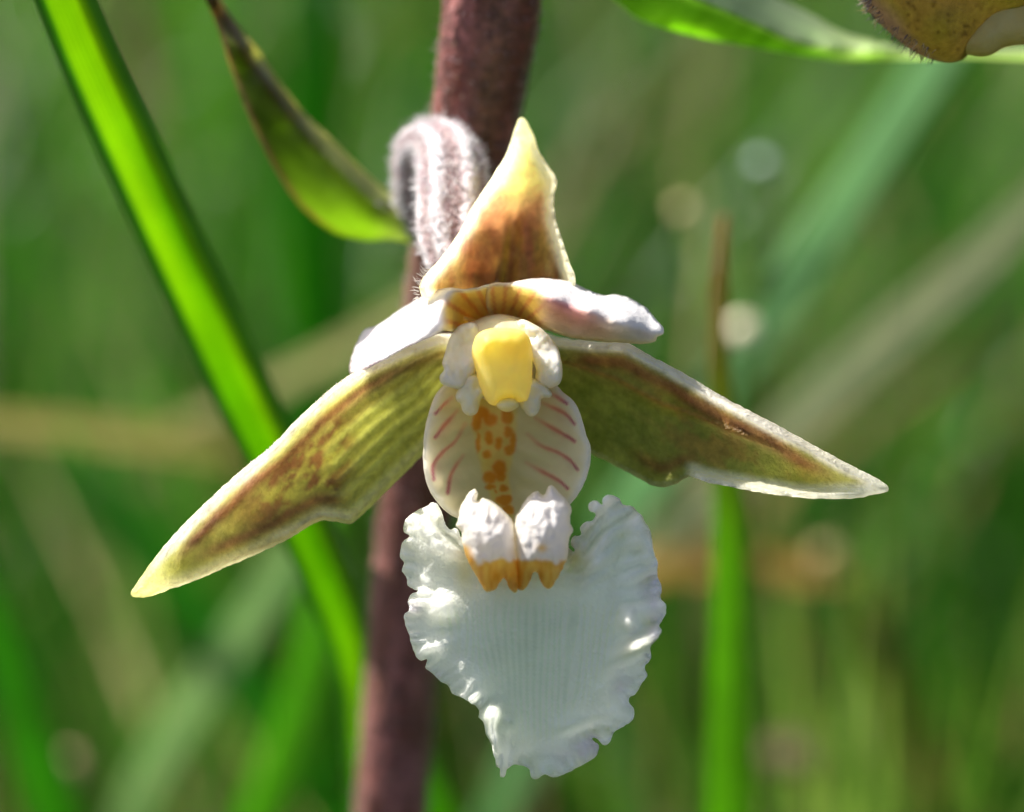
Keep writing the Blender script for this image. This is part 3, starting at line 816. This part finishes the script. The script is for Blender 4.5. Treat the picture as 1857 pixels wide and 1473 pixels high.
bract('bract', BL, BU, BF, [.75, .8, .82, .85, .88, .92, .95, .98, 1.0, 1.02, 1.05, 1.1, 1.16, 1.2], [.8, .9, .92, 1.0, 1.06, 1.1, 1.14, 1.16, 1.18, 1.2, 1.22],
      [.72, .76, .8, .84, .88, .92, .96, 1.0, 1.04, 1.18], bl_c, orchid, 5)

# ------------------------------------------------------------------ second orchid, its hanging bud at the edge of the view
root2 = Vector((5.2, 3.6, 0))
orchid2 = tag(empty('orchid_plant', root2), 'orchid with drooping hairy olive bud showing a cream petal edge', 'orchid')
st2 = [root2 + Vector((0, 0, -.6)), root2 + Vector((-.5, -.7, 8)), root2 + Vector((-1.5, -1.8, 16)), P(2090, 900, 1.4), P(2060, 400, 1.2), P(2030, 90, 1.05), P(1990, -350, .9), P(1960, -800, .9)]
stem2 = tube('stem', st2, [.2, .19, .18, .17, .165, .16, .15, .05], M_stem, orchid2, n=32, seg=240, colf=stem_col, bump=.045)
down(stem2, 'hair', 1200, .03, .0026, [(206, 186, 190), (170, 140, 146)], 8, sel=lambda c: c.z > 18)
B2L = [(960, -110), (1040, -40), (1114, 0), (1152, 33), (1223, 57), (1295, 74), (1390, 90), (1461, 102), (1523, 112), (1580, 110), (1651, 109), (1780, 108), (1960, 116), (2030, 120)]
B2U = [(964, -113), (1130, -90), (1260, -60), (1400, -8), (1485, 34), (1532, 60), (1580, 71), (1651, 88), (1780, 88), (1960, 84), (2030, 76)]
B2F = [(962, -111), (1150, -50), (1261, -2), (1323, 24), (1390, 54), (1450, 80), (1510, 88), (1580, 92), (1700, 98), (2030, 98)]
def b2_c(xy, e, d, t, side, dl, du):
    x, y = xy[:, 0], xy[:, 1]
    n = fbm(x + y, (x - y) * .2, 26, 17)
    front = sstep(-.5, .5, side * np.clip(d / 4, 0, 1))
    c = mix(lin((140, 184, 50)), lin((164, 202, 72)), np.clip(.5 + n, 0, 1))
    inn = mix(lin((120, 140, 104)), lin((170, 184, 150)), sstep(1350, 1480, x))
    c = mix(inn, c, front)
    return mix(c, lin((196, 208, 160)), sstep(1440, 1560, x) * .7)  # pale leaf base, with the white glare on it painted in
bract('bract', B2L, B2U, B2F, [.8, .85, .9, .92, .96, 1.0, 1.04, 1.08, 1.1, 1.1, 1.1, 1.1, 1.1, 1.12], [.85, .95, 1.05, 1.15, 1.2, 1.22, 1.2, 1.18, 1.14, 1.14, 1.14],
      [.8, .82, .86, .88, .92, .96, 1.0, 1.02, 1.04, 1.1], b2_c, orchid2, 15)
BUD = [(1563, 0), (1577, 23), (1592, 40), (1615, 61), (1642, 84), (1665, 98), (1692, 109), (1721, 114), (1746, 108), (1762, 92), (1790, 58), (1815, 38), (1858, 29), (1905, 10), (1935, -60), (1930, -150), (1880, -230), (1790, -270), (1690, -250), (1610, -180), (1565, -90)]
def bud_c(xy, e):
    x, y = xy[:, 0], xy[:, 1]
    n = fbm(x, y, 46, 71); n2 = fbm(x, y, 9, 72)
    c = mix(lin((150, 146, 38)), lin((156, 136, 46)), np.clip(.5 + n, 0, 1))
    c = mix(c, lin((78, 58, 20)), sstep(.32, .6, n2) * .7)
    c = mix(c, lin((150, 140, 46)), (1 - sstep(2, 16, e)) * sstep(1640, 1700, x) * .7)
    return mix(c, lin((156, 132, 122)), 1 - sstep(6, 46, e + 12 * n + .5 * np.clip(x - 1640, 0, 200)))
bud = sheet('bud', BUD, lambda xy, e: np.full(len(xy), .25), bud_c, M_sepal, orchid2, step=6, pillow=pil_fn(150, .28, .3, .05, 40, 3))
sheet('bud_petal', [(1735, 96), (1758, 100), (1778, 103), (1797, 100), (1819, 88), (1840, 83), (1870, 80), (1910, 70), (1940, 30), (1920, -10), (1850, -30), (1780, 0), (1740, 50)],
      lambda xy, e: np.full(len(xy), .22), flat((240, 216, 130), (244, 226, 150), 30), M_petal, bud, step=5, pillow=pil_fn(40, .1, .1))
bp = [(1563 + 0, -8)] + BUD[:8]
it = []
for k in range(190):
    i = rnd.randrange(7); a, b = np.array(bp[i]), np.array(bp[i + 1]); q = a + (b - a) * rnd.random()
    nn = Vector((-(b - a)[1], (b - a)[0])).normalized()
    ins = rnd.random() ** 2 * 22
    it.append((P(q[0] - nn.x * ins, q[1] - nn.y * ins, .25 - .28 * math.sqrt(max(0, 1 - (1 - ins / 150) ** 2)) + .004), RT * nn.x - UP * nn.y - FWD * .3))
hairs('hair', it, bud, .038, .0022, [(226, 220, 200), (150, 140, 150), (196, 176, 120), (120, 110, 120)], 11)
tube('pedicel', [P(1985, -250, .95), P(1960, -330, .8), P(1900, -330, .5), P(1840, -250, .3)], [.07, .075, .1, .14], M_ovary, orchid2, n=24, seg=30, colf=ov_col)

# ------------------------------------------------------------------ blades one can tell apart
def green(c1, c2, s=1.0, edge=None, tip=None, tip0=.9):
    def f(a, t):
        c = mix(lin(c1), lin(c2), np.clip(.5 + .35 * np.cos(a * 44) + .5 * vnoise(a * 3, t * 30, 1.0, 3), 0, 1))
        if edge is not None: c = mix(c, lin(edge), sstep(.5, .75, np.abs(a)))
        if tip is not None: c = mix(c, lin(tip), sstep(tip0 - .08, tip0 + .04, t))
        return c
    return f
def to_root(p, direction, z=-.6):
    """carry the blade on down to the soil"""
    d = direction.normalized()
    k = (p.z - z) / max(.25, -d.z)
    far = p + d * k
    return far

def blade(label, px, mat, colf, fold=.3, prof=None, face=None, transf=None, tip=None, rootxy=None, group=None, cat='grass blade', name='grass_blade', nseg=70, thick=.012, fine=5):
    """px: (px, py, z, width px) from the lowest visible point upwards"""
    pts = [P(a, b, z) for a, b, z, w in px]; ws = [w / K * (FOC + z) for a, b, z, w in px]
    d = (pts[0] - pts[1]).normalized()
    p0 = pts[0]
    if rootxy is None:
        d = (d + Vector((0, 0, -1.1))).normalized()
        r = to_root(p0, d)
    else: r = Vector((p0.x + rootxy[0], p0.y + rootxy[1], -.6))
    mid = p0.lerp(r, .5) + (pts[0] - pts[1]).normalized() * .18 * (p0 - r).length * .4
    path = [r, mid] + pts; wid = [ws[0] * .8, ws[0] * .95] + ws
    if tip:
        path += [P(*t[:3]) for t in tip]; wid += [t[3] / K * (FOC + t[2]) for t in tip]
    tr = transf or (lambda a, t: np.full(len(a), .5))
    o = ribbon(name, path, wid, mat, None, face, fold, prof, colf, nseg, tr, thick, fine)
    o.location = (0, 0, 0)
    return tag(o, label, cat, group)

# the broad blade crossing behind the curled sepal
pr = [(-1, .15), (-.86, .5), (-.72, .1), (-.66, 0), (-.3, -.05), (0, -.06), (.25, -.02), (.38, .05), (.5, .35), (.75, .9), (1, 1.4)]
blade('broad bright green grass blade with a painted-in sunlit centre crossing behind the sepal with curled tip',
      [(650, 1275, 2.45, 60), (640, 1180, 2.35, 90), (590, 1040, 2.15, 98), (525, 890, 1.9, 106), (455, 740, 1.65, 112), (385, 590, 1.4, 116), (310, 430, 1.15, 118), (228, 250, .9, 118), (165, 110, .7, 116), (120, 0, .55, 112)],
      M_blade, green((102, 158, 6), (170, 202, 26), edge=(84, 140, 46)), fold=.55, prof=pr, face=tuple((-FWD + RT * .05).normalized()), nseg=110,  # yellow-green centre and darker edges paint in sunlight shining through and shaded sides
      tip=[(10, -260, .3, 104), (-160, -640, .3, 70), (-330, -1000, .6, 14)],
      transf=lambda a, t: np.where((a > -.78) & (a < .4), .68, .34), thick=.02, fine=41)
blade('slender upright grass blade with a withered red-brown tip behind the olive sepal',
      [(1325, 1473, 3.6, 92), (1325, 1300, 3.4, 82), (1325, 1100, 3.2, 70), (1322, 950, 3.0, 62), (1312, 800, 2.8, 46), (1303, 660, 2.65, 32), (1304, 540, 2.5, 26), (1308, 450, 2.4, 24), (1312, 390, 2.35, 12)],
      M_blade, green((120, 176, 30), (142, 190, 44), tip=(150, 84, 60), tip0=.985), fold=.3)
blade('wide pale green leaf blade slanting up towards the hairy bud',
      [(1120, 960, 7.6, 90), (1250, 790, 7.2, 104), (1390, 600, 6.6, 112), (1500, 430, 6.2, 116), (1610, 260, 5.8, 112), (1720, 90, 5.4, 100)],
      M_blade, green((96, 144, 88), (110, 158, 96)), fold=.2, tip=[(1830, -90, 5.2, 70), (1930, -260, 5.0, 10)], face=(-.45, -.5, .75))
blade('straw-coloured dead stalk slanting below the wide pale green leaf blade',
      [(1180, 1010, 9.4, 84), (1320, 890, 9.0, 86), (1480, 750, 8.6, 88), (1640, 600, 8.2, 86), (1780, 480, 7.9, 78)],
      M_dry, green((80, 90, 58), (98, 104, 72)), fold=.35, tip=[(1930, 330, 7.6, 54), (2050, 190, 7.4, 12)], cat='dead stalk', name='dead_stalk', face=(-.3, -.5, .8))
blade('tan dead stalk lying level across the grass behind the broad bright blade',
      [(640, 905, 9.6, 50), (520, 860, 9.3, 64), (390, 830, 9.0, 74), (240, 806, 8.8, 74), (100, 790, 8.7, 70), (-40, 775, 8.6, 60)],
      M_dry, green((112, 106, 44), (128, 120, 58)), fold=.4, tip=[(-200, 740, 8.6, 40), (-330, 700, 8.6, 8)], cat='dead stalk', name='dead_stalk', face=(-.3, -.3, .9), rootxy=(2.5, 6))
blade('brown dead stalk rising behind the sepal with curled tip',
      [(300, 800, 9.6, 40), (420, 745, 9.2, 56), (540, 690, 8.9, 70), (640, 640, 8.6, 76), (760, 560, 8.4, 60)],
      M_dry, green((88, 92, 40), (104, 100, 52)), fold=.4, tip=[(880, 480, 8.2, 40), (960, 420, 8.1, 8)], cat='dead stalk', name='dead_stalk', face=(-.3, -.3, .9), rootxy=(-4, 6))
blade('rusty orange dead stalk lying behind the slender blade with withered tip',
      [(1560, 1075, 9.6, 44), (1440, 1050, 9.2, 76), (1330, 1040, 9.0, 80), (1200, 1040, 8.8, 76), (1080, 1060, 8.6, 50)],
      M_dry, green((126, 92, 36), (136, 110, 50)), fold=.4, tip=[(980, 1090, 8.6, 10)], cat='dead stalk', name='dead_stalk', face=(-.3, -.3, .9), rootxy=(3, 6))
blade('bright yellow-green grass blade beside the foot of the purple-brown stem',
      [(830, 1560, 4.0, 70), (800, 1473, 3.9, 56), (770, 1400, 3.8, 40)], M_blade, green((100, 166, 14), (124, 180, 24)), fold=.35, tip=[(735, 1310, 3.7, 26), (712, 1240, 3.6, 5)])
blade('pale green grass blade leaning away below the sepal with curled tip',
      [(240, 1500, 8.2, 96), (320, 1340, 7.9, 100), (410, 1200, 7.6, 96), (490, 1080, 7.4, 84)], M_blade, green((112, 150, 84), (128, 162, 92)), fold=.2,
      tip=[(580, 940, 7.2, 60), (660, 830, 7.0, 10)], face=(-.4, -.5, .75))
blade('dark green grass blade crossing the pale green leaning one',
      [(600, 1480, 8.8, 90), (480, 1300, 8.3, 92), (370, 1150, 8.0, 90), (270, 1010, 7.7, 80)], M_blade, green((72, 142, 26), (88, 154, 34)), fold=.3,
      tip=[(180, 880, 7.5, 56), (110, 780, 7.4, 8)], face=(.3, -.6, .7))
blade('fresh green grass blade arching in front of the tan litter ball',
      [(120, 1520, 6.2, 88), (70, 1360, 5.9, 90), (25, 1210, 5.7, 84), (-20, 1080, 5.5, 70)], M_blade, green((84, 156, 30), (104, 170, 44)), fold=.3, tip=[(-80, 940, 5.4, 40), (-130, 850, 5.4, 6)])
blade('tall soft green grass blade standing upright behind the folded bract',
      [(575, 560, 10.4, 100), (572, 420, 10.0, 104), (570, 260, 9.6, 100), (572, 90, 9.2, 90)], M_blade, green((60, 128, 24), (70, 138, 30)), fold=.25,
      tip=[(580, -80, 9.0, 60), (590, -220, 8.9, 8)])
blade('lime green grass blade bending low under the sepal with curled tip',
      [(470, 1500, 6.8, 84), (520, 1370, 6.5, 88), (560, 1240, 6.3, 84), (585, 1110, 6.1, 70)], M_blade, green((120, 180, 40), (134, 190, 56)), fold=.3, tip=[(600, 980, 6.0, 40), (606, 880, 6.0, 6)])
blade('soft green grass blade beyond the frilled white lip edge',
      [(1160, 1520, 6.9, 60), (1130, 1350, 6.6, 62), (1100, 1200, 6.4, 56), (1080, 1060, 6.2, 44)], M_blade, green((104, 140, 74), (126, 156, 92)), fold=.3, tip=[(1066, 940, 6.1, 24), (1060, 860, 6.1, 5)])

# ------------------------------------------------------------------ meadow behind: one uncountable mass
def meadow():
    rs = random.Random(11)
    V = []; F = []; Cc = []
    greens = [(60, 128, 20), (76, 146, 26), (100, 168, 34), (48, 104, 28), (120, 172, 60), (92, 148, 48), (140, 176, 84), (58, 108, 40), (150, 184, 92)]
    tans = [(170, 150, 110), (150, 126, 84), (186, 170, 136), (134, 104, 70)]
    order = sorted(greens, key=lambda q: q[0])
    def add(x, y, h, w, lean, az, c, seg=7):
        b = len(V)
        ca, sa = math.cos(az), math.sin(az); fa = az + rs.uniform(-1.2, 1.2)
        sx, sy = -math.sin(fa), math.cos(fa)
        for i in range(seg):
            t = i / (seg - 1); o = lean * h * t * t
            z = h * (t - .35 * lean * t * t) - .4
            ww = w * (1 - t ** 2.2) * .5 + .006
            cx, cy = x + ca * o, y + sa * o
            V.append((cx - sx * ww, cy - sy * ww, z + .2 * ww)); V.append((cx + ca * .25 * ww, cy + sa * .25 * ww, z)); V.append((cx + sx * ww, cy + sy * ww, z + .2 * ww))
            k = .9 + .2 * t
            Cc.extend([c * k] * 3)
        for i in range(seg - 1):
            q = b + i * 3
            F.append((q, q + 1, q + 4, q + 3)); F.append((q + 1, q + 2, q + 5, q + 4))
    def clump(x, y): return float(vnoise(x, y, 2.6, 77)) * .6 + float(vnoise(x, y, 6.0, 78)) * .6
    def pick(tan, x=None, y=None):
        if x is not None:
            c = clump(x, y)
            if rs.random() < tan: return lin(rs.choice(tans)) * rs.uniform(.6, 1.1)
            i = int(np.clip((float(vnoise(x, y, 3.1, 79)) * .7 + .5) * len(greens) + rs.uniform(-1.5, 1.5), 0, len(greens) - 1))
            return lin(order[i]) * .52 * (.3 + .9 * float(np.clip(.5 + .8 * c, 0, 1)) + rs.uniform(-.1, .25))
        if rs.random() < tan: return lin(rs.choice(tans)) * rs.uniform(.7, 1.1)
        return lin(rs.choice(greens)) * rs.choice((.3, .45, .6, .75))
    for k in range(7500):                     # behind the flower
        y = 5.5 + 60 * rs.random() ** 1.35; x = rs.uniform(-1, 1) * (12 + .45 * y)
        hm = 12 + 1.1 * (y - 5.5) if y < 15 else 22.5
        c = clump(x, y)
        if c < -.12 and rs.random() < .75: continue
        h = rs.uniform(.6, 1.0) * hm * (.85 + .15 * min(1, max(-1, c * 2)))
        add(x, y, h, rs.uniform(.25, .7), rs.uniform(.1, .75), rs.uniform(0, 6.283), pick(.06, x, y))
    for k in range(340):                      # a few nearer blades either side
        right = rs.random() < .62
        x = rs.uniform(1.6, 6) if right else rs.uniform(-6, -1.6); y = rs.uniform(5.0, 9)
        h = rs.uniform(14, 19) if right else rs.uniform(13.5, 17.5)
        add(x, y, h, rs.uniform(.16, .4), rs.uniform(.05, .4), rs.gauss(2.4, 1.0), pick(.08, x, y) * np.array((2.2, 2.1, 1.4)), 9)
    for k in range(420):                      # nearer fine blades on the far side of the clearing
        x = rs.uniform(-7, 9); y = rs.uniform(8.5, 15)
        h = min(rs.uniform(15, 21), 13.5 + .55 * (y - 5))
        add(x, y, h, rs.uniform(.16, .34), rs.uniform(.05, .4), rs.gauss(2.2, .9), pick(.1, x, y) * 1.7, 9)
    for k in range(3500):                     # low growth and litter
        y = 2 + 60 * rs.random(); x = rs.uniform(-1, 1) * (12 + .45 * y)
        add(x, y, rs.uniform(4, 9), rs.uniform(.2, .5), rs.uniform(.5, 1.4), rs.uniform(0, 6.283), pick(.3), 6)
    for k in range(2500):                     # around and in front, low
        y = rs.uniform(-25, 6); x = rs.uniform(-28, 28)
        add(x, y, rs.uniform(4, 10), rs.uniform(.2, .5), rs.uniform(.2, .9), rs.uniform(0, 6.283), pick(.1), 6)
    for k in range(4000):                     # farther meadow
        y = 60 + 200 * rs.random() ** 1.3; x = rs.uniform(-1, 1) * (40 + .5 * y)
        add(x, y, rs.uniform(10, 22), rs.uniform(.5, 1.2), rs.uniform(.1, .7), rs.uniform(0, 6.283), pick(.08), 5)
    o = link('meadow_grass', mesh_from('meadow_grass', V, F, np.array(Cc)), M_grass)
    tag(o, 'mass of out-of-focus green meadow grass behind the orchids', 'grass', kind='stuff')
meadow()

# ------------------------------------------------------------------ small pale things that blur into discs
def seed_head(px, py, z, r, col, label, name='seed_head', cat='seed head', stalk=(80, 110, 40)):
    c = P(px, py, z)
    base = Vector((c.x + .3, c.y + .6, 0))
    e = tag(empty(name, base), label, cat)
    bm = bmesh.new(); bmesh.ops.create_icosphere(bm, subdivisions=3, radius=r)
    for v in bm.verts:
        n = v.co.normalized()
        k = 1 + .22 * math.sin(n.x * 9 + 1) * math.sin(n.y * 8) * math.sin(n.z * 9 + 2)
        v.co = Vector((v.co.x * k, v.co.y * k, v.co.z * k * .85)) + c
    me = bpy.data.meshes.new('head'); bm.to_mesh(me); bm.free()
    a = me.color_attributes.new('Col', 'FLOAT_COLOR', 'POINT')
    for d in a.data: d.color = (*lin(col), 1)
    link('head', me, M_dry, e)
    st = tube('stalk', [base + Vector((0, 0, -.5)), base.lerp(c, .5) + Vector((.1, .1, 0)), c - Vector((0, 0, r * .5))], [.05, .045, .03], M_grass, e, n=8, seg=16,
              colf=lambda a, t: np.tile(lin(stalk), (len(a), 1)))
    return e
seed_head(1345, 600, 6.0, .085, (244, 232, 200), 'tiny cream seed head just behind the withered red-brown blade tip')
seed_head(1382, 297, 6.2, .055, (206, 224, 214), 'tiny grey-white seed head above the cream one')
seed_head(1240, 382, 6.6, .06, (206, 186, 140), 'tiny tan seed head between the red-brown blade tip and the grey-white seed head')
seed_head(115, 1395, 8.5, .13, (196, 168, 130), 'tan litter ball low behind the arching fresh green blade')
seed_head(1425, 1370, 8.8, .16, (214, 176, 138), 'pinkish tan seed head low beside the slender upright blade')
seed_head(1240, 960, 10.0, .17, (190, 178, 160), 'greyish seed head beside the frilled white lip')
seed_head(1500, 1010, 9.0, .1, (176, 160, 110), 'dull straw seed head under the olive sepal tip')

# dew drop in the fold of the bract
def dew(px, py, z, r, label):
    c = P(px, py, z)
    bm = bmesh.new(); bmesh.ops.create_uvsphere(bm, u_segments=24, v_segments=16, radius=r)
    for v in bm.verts: v.co = Vector((v.co.x, v.co.y, v.co.z * (.85 if v.co.z < 0 else .95)))
    me = bpy.data.meshes.new('dew_drop'); bm.to_mesh(me); bm.free()
    o = link('dew_drop', me, M_water); o.location = c
    tag(o, label, 'dew drop')
dew(692, 378, .97, .035, 'clear dew drop in the fold of the bract by the ridged ovary')
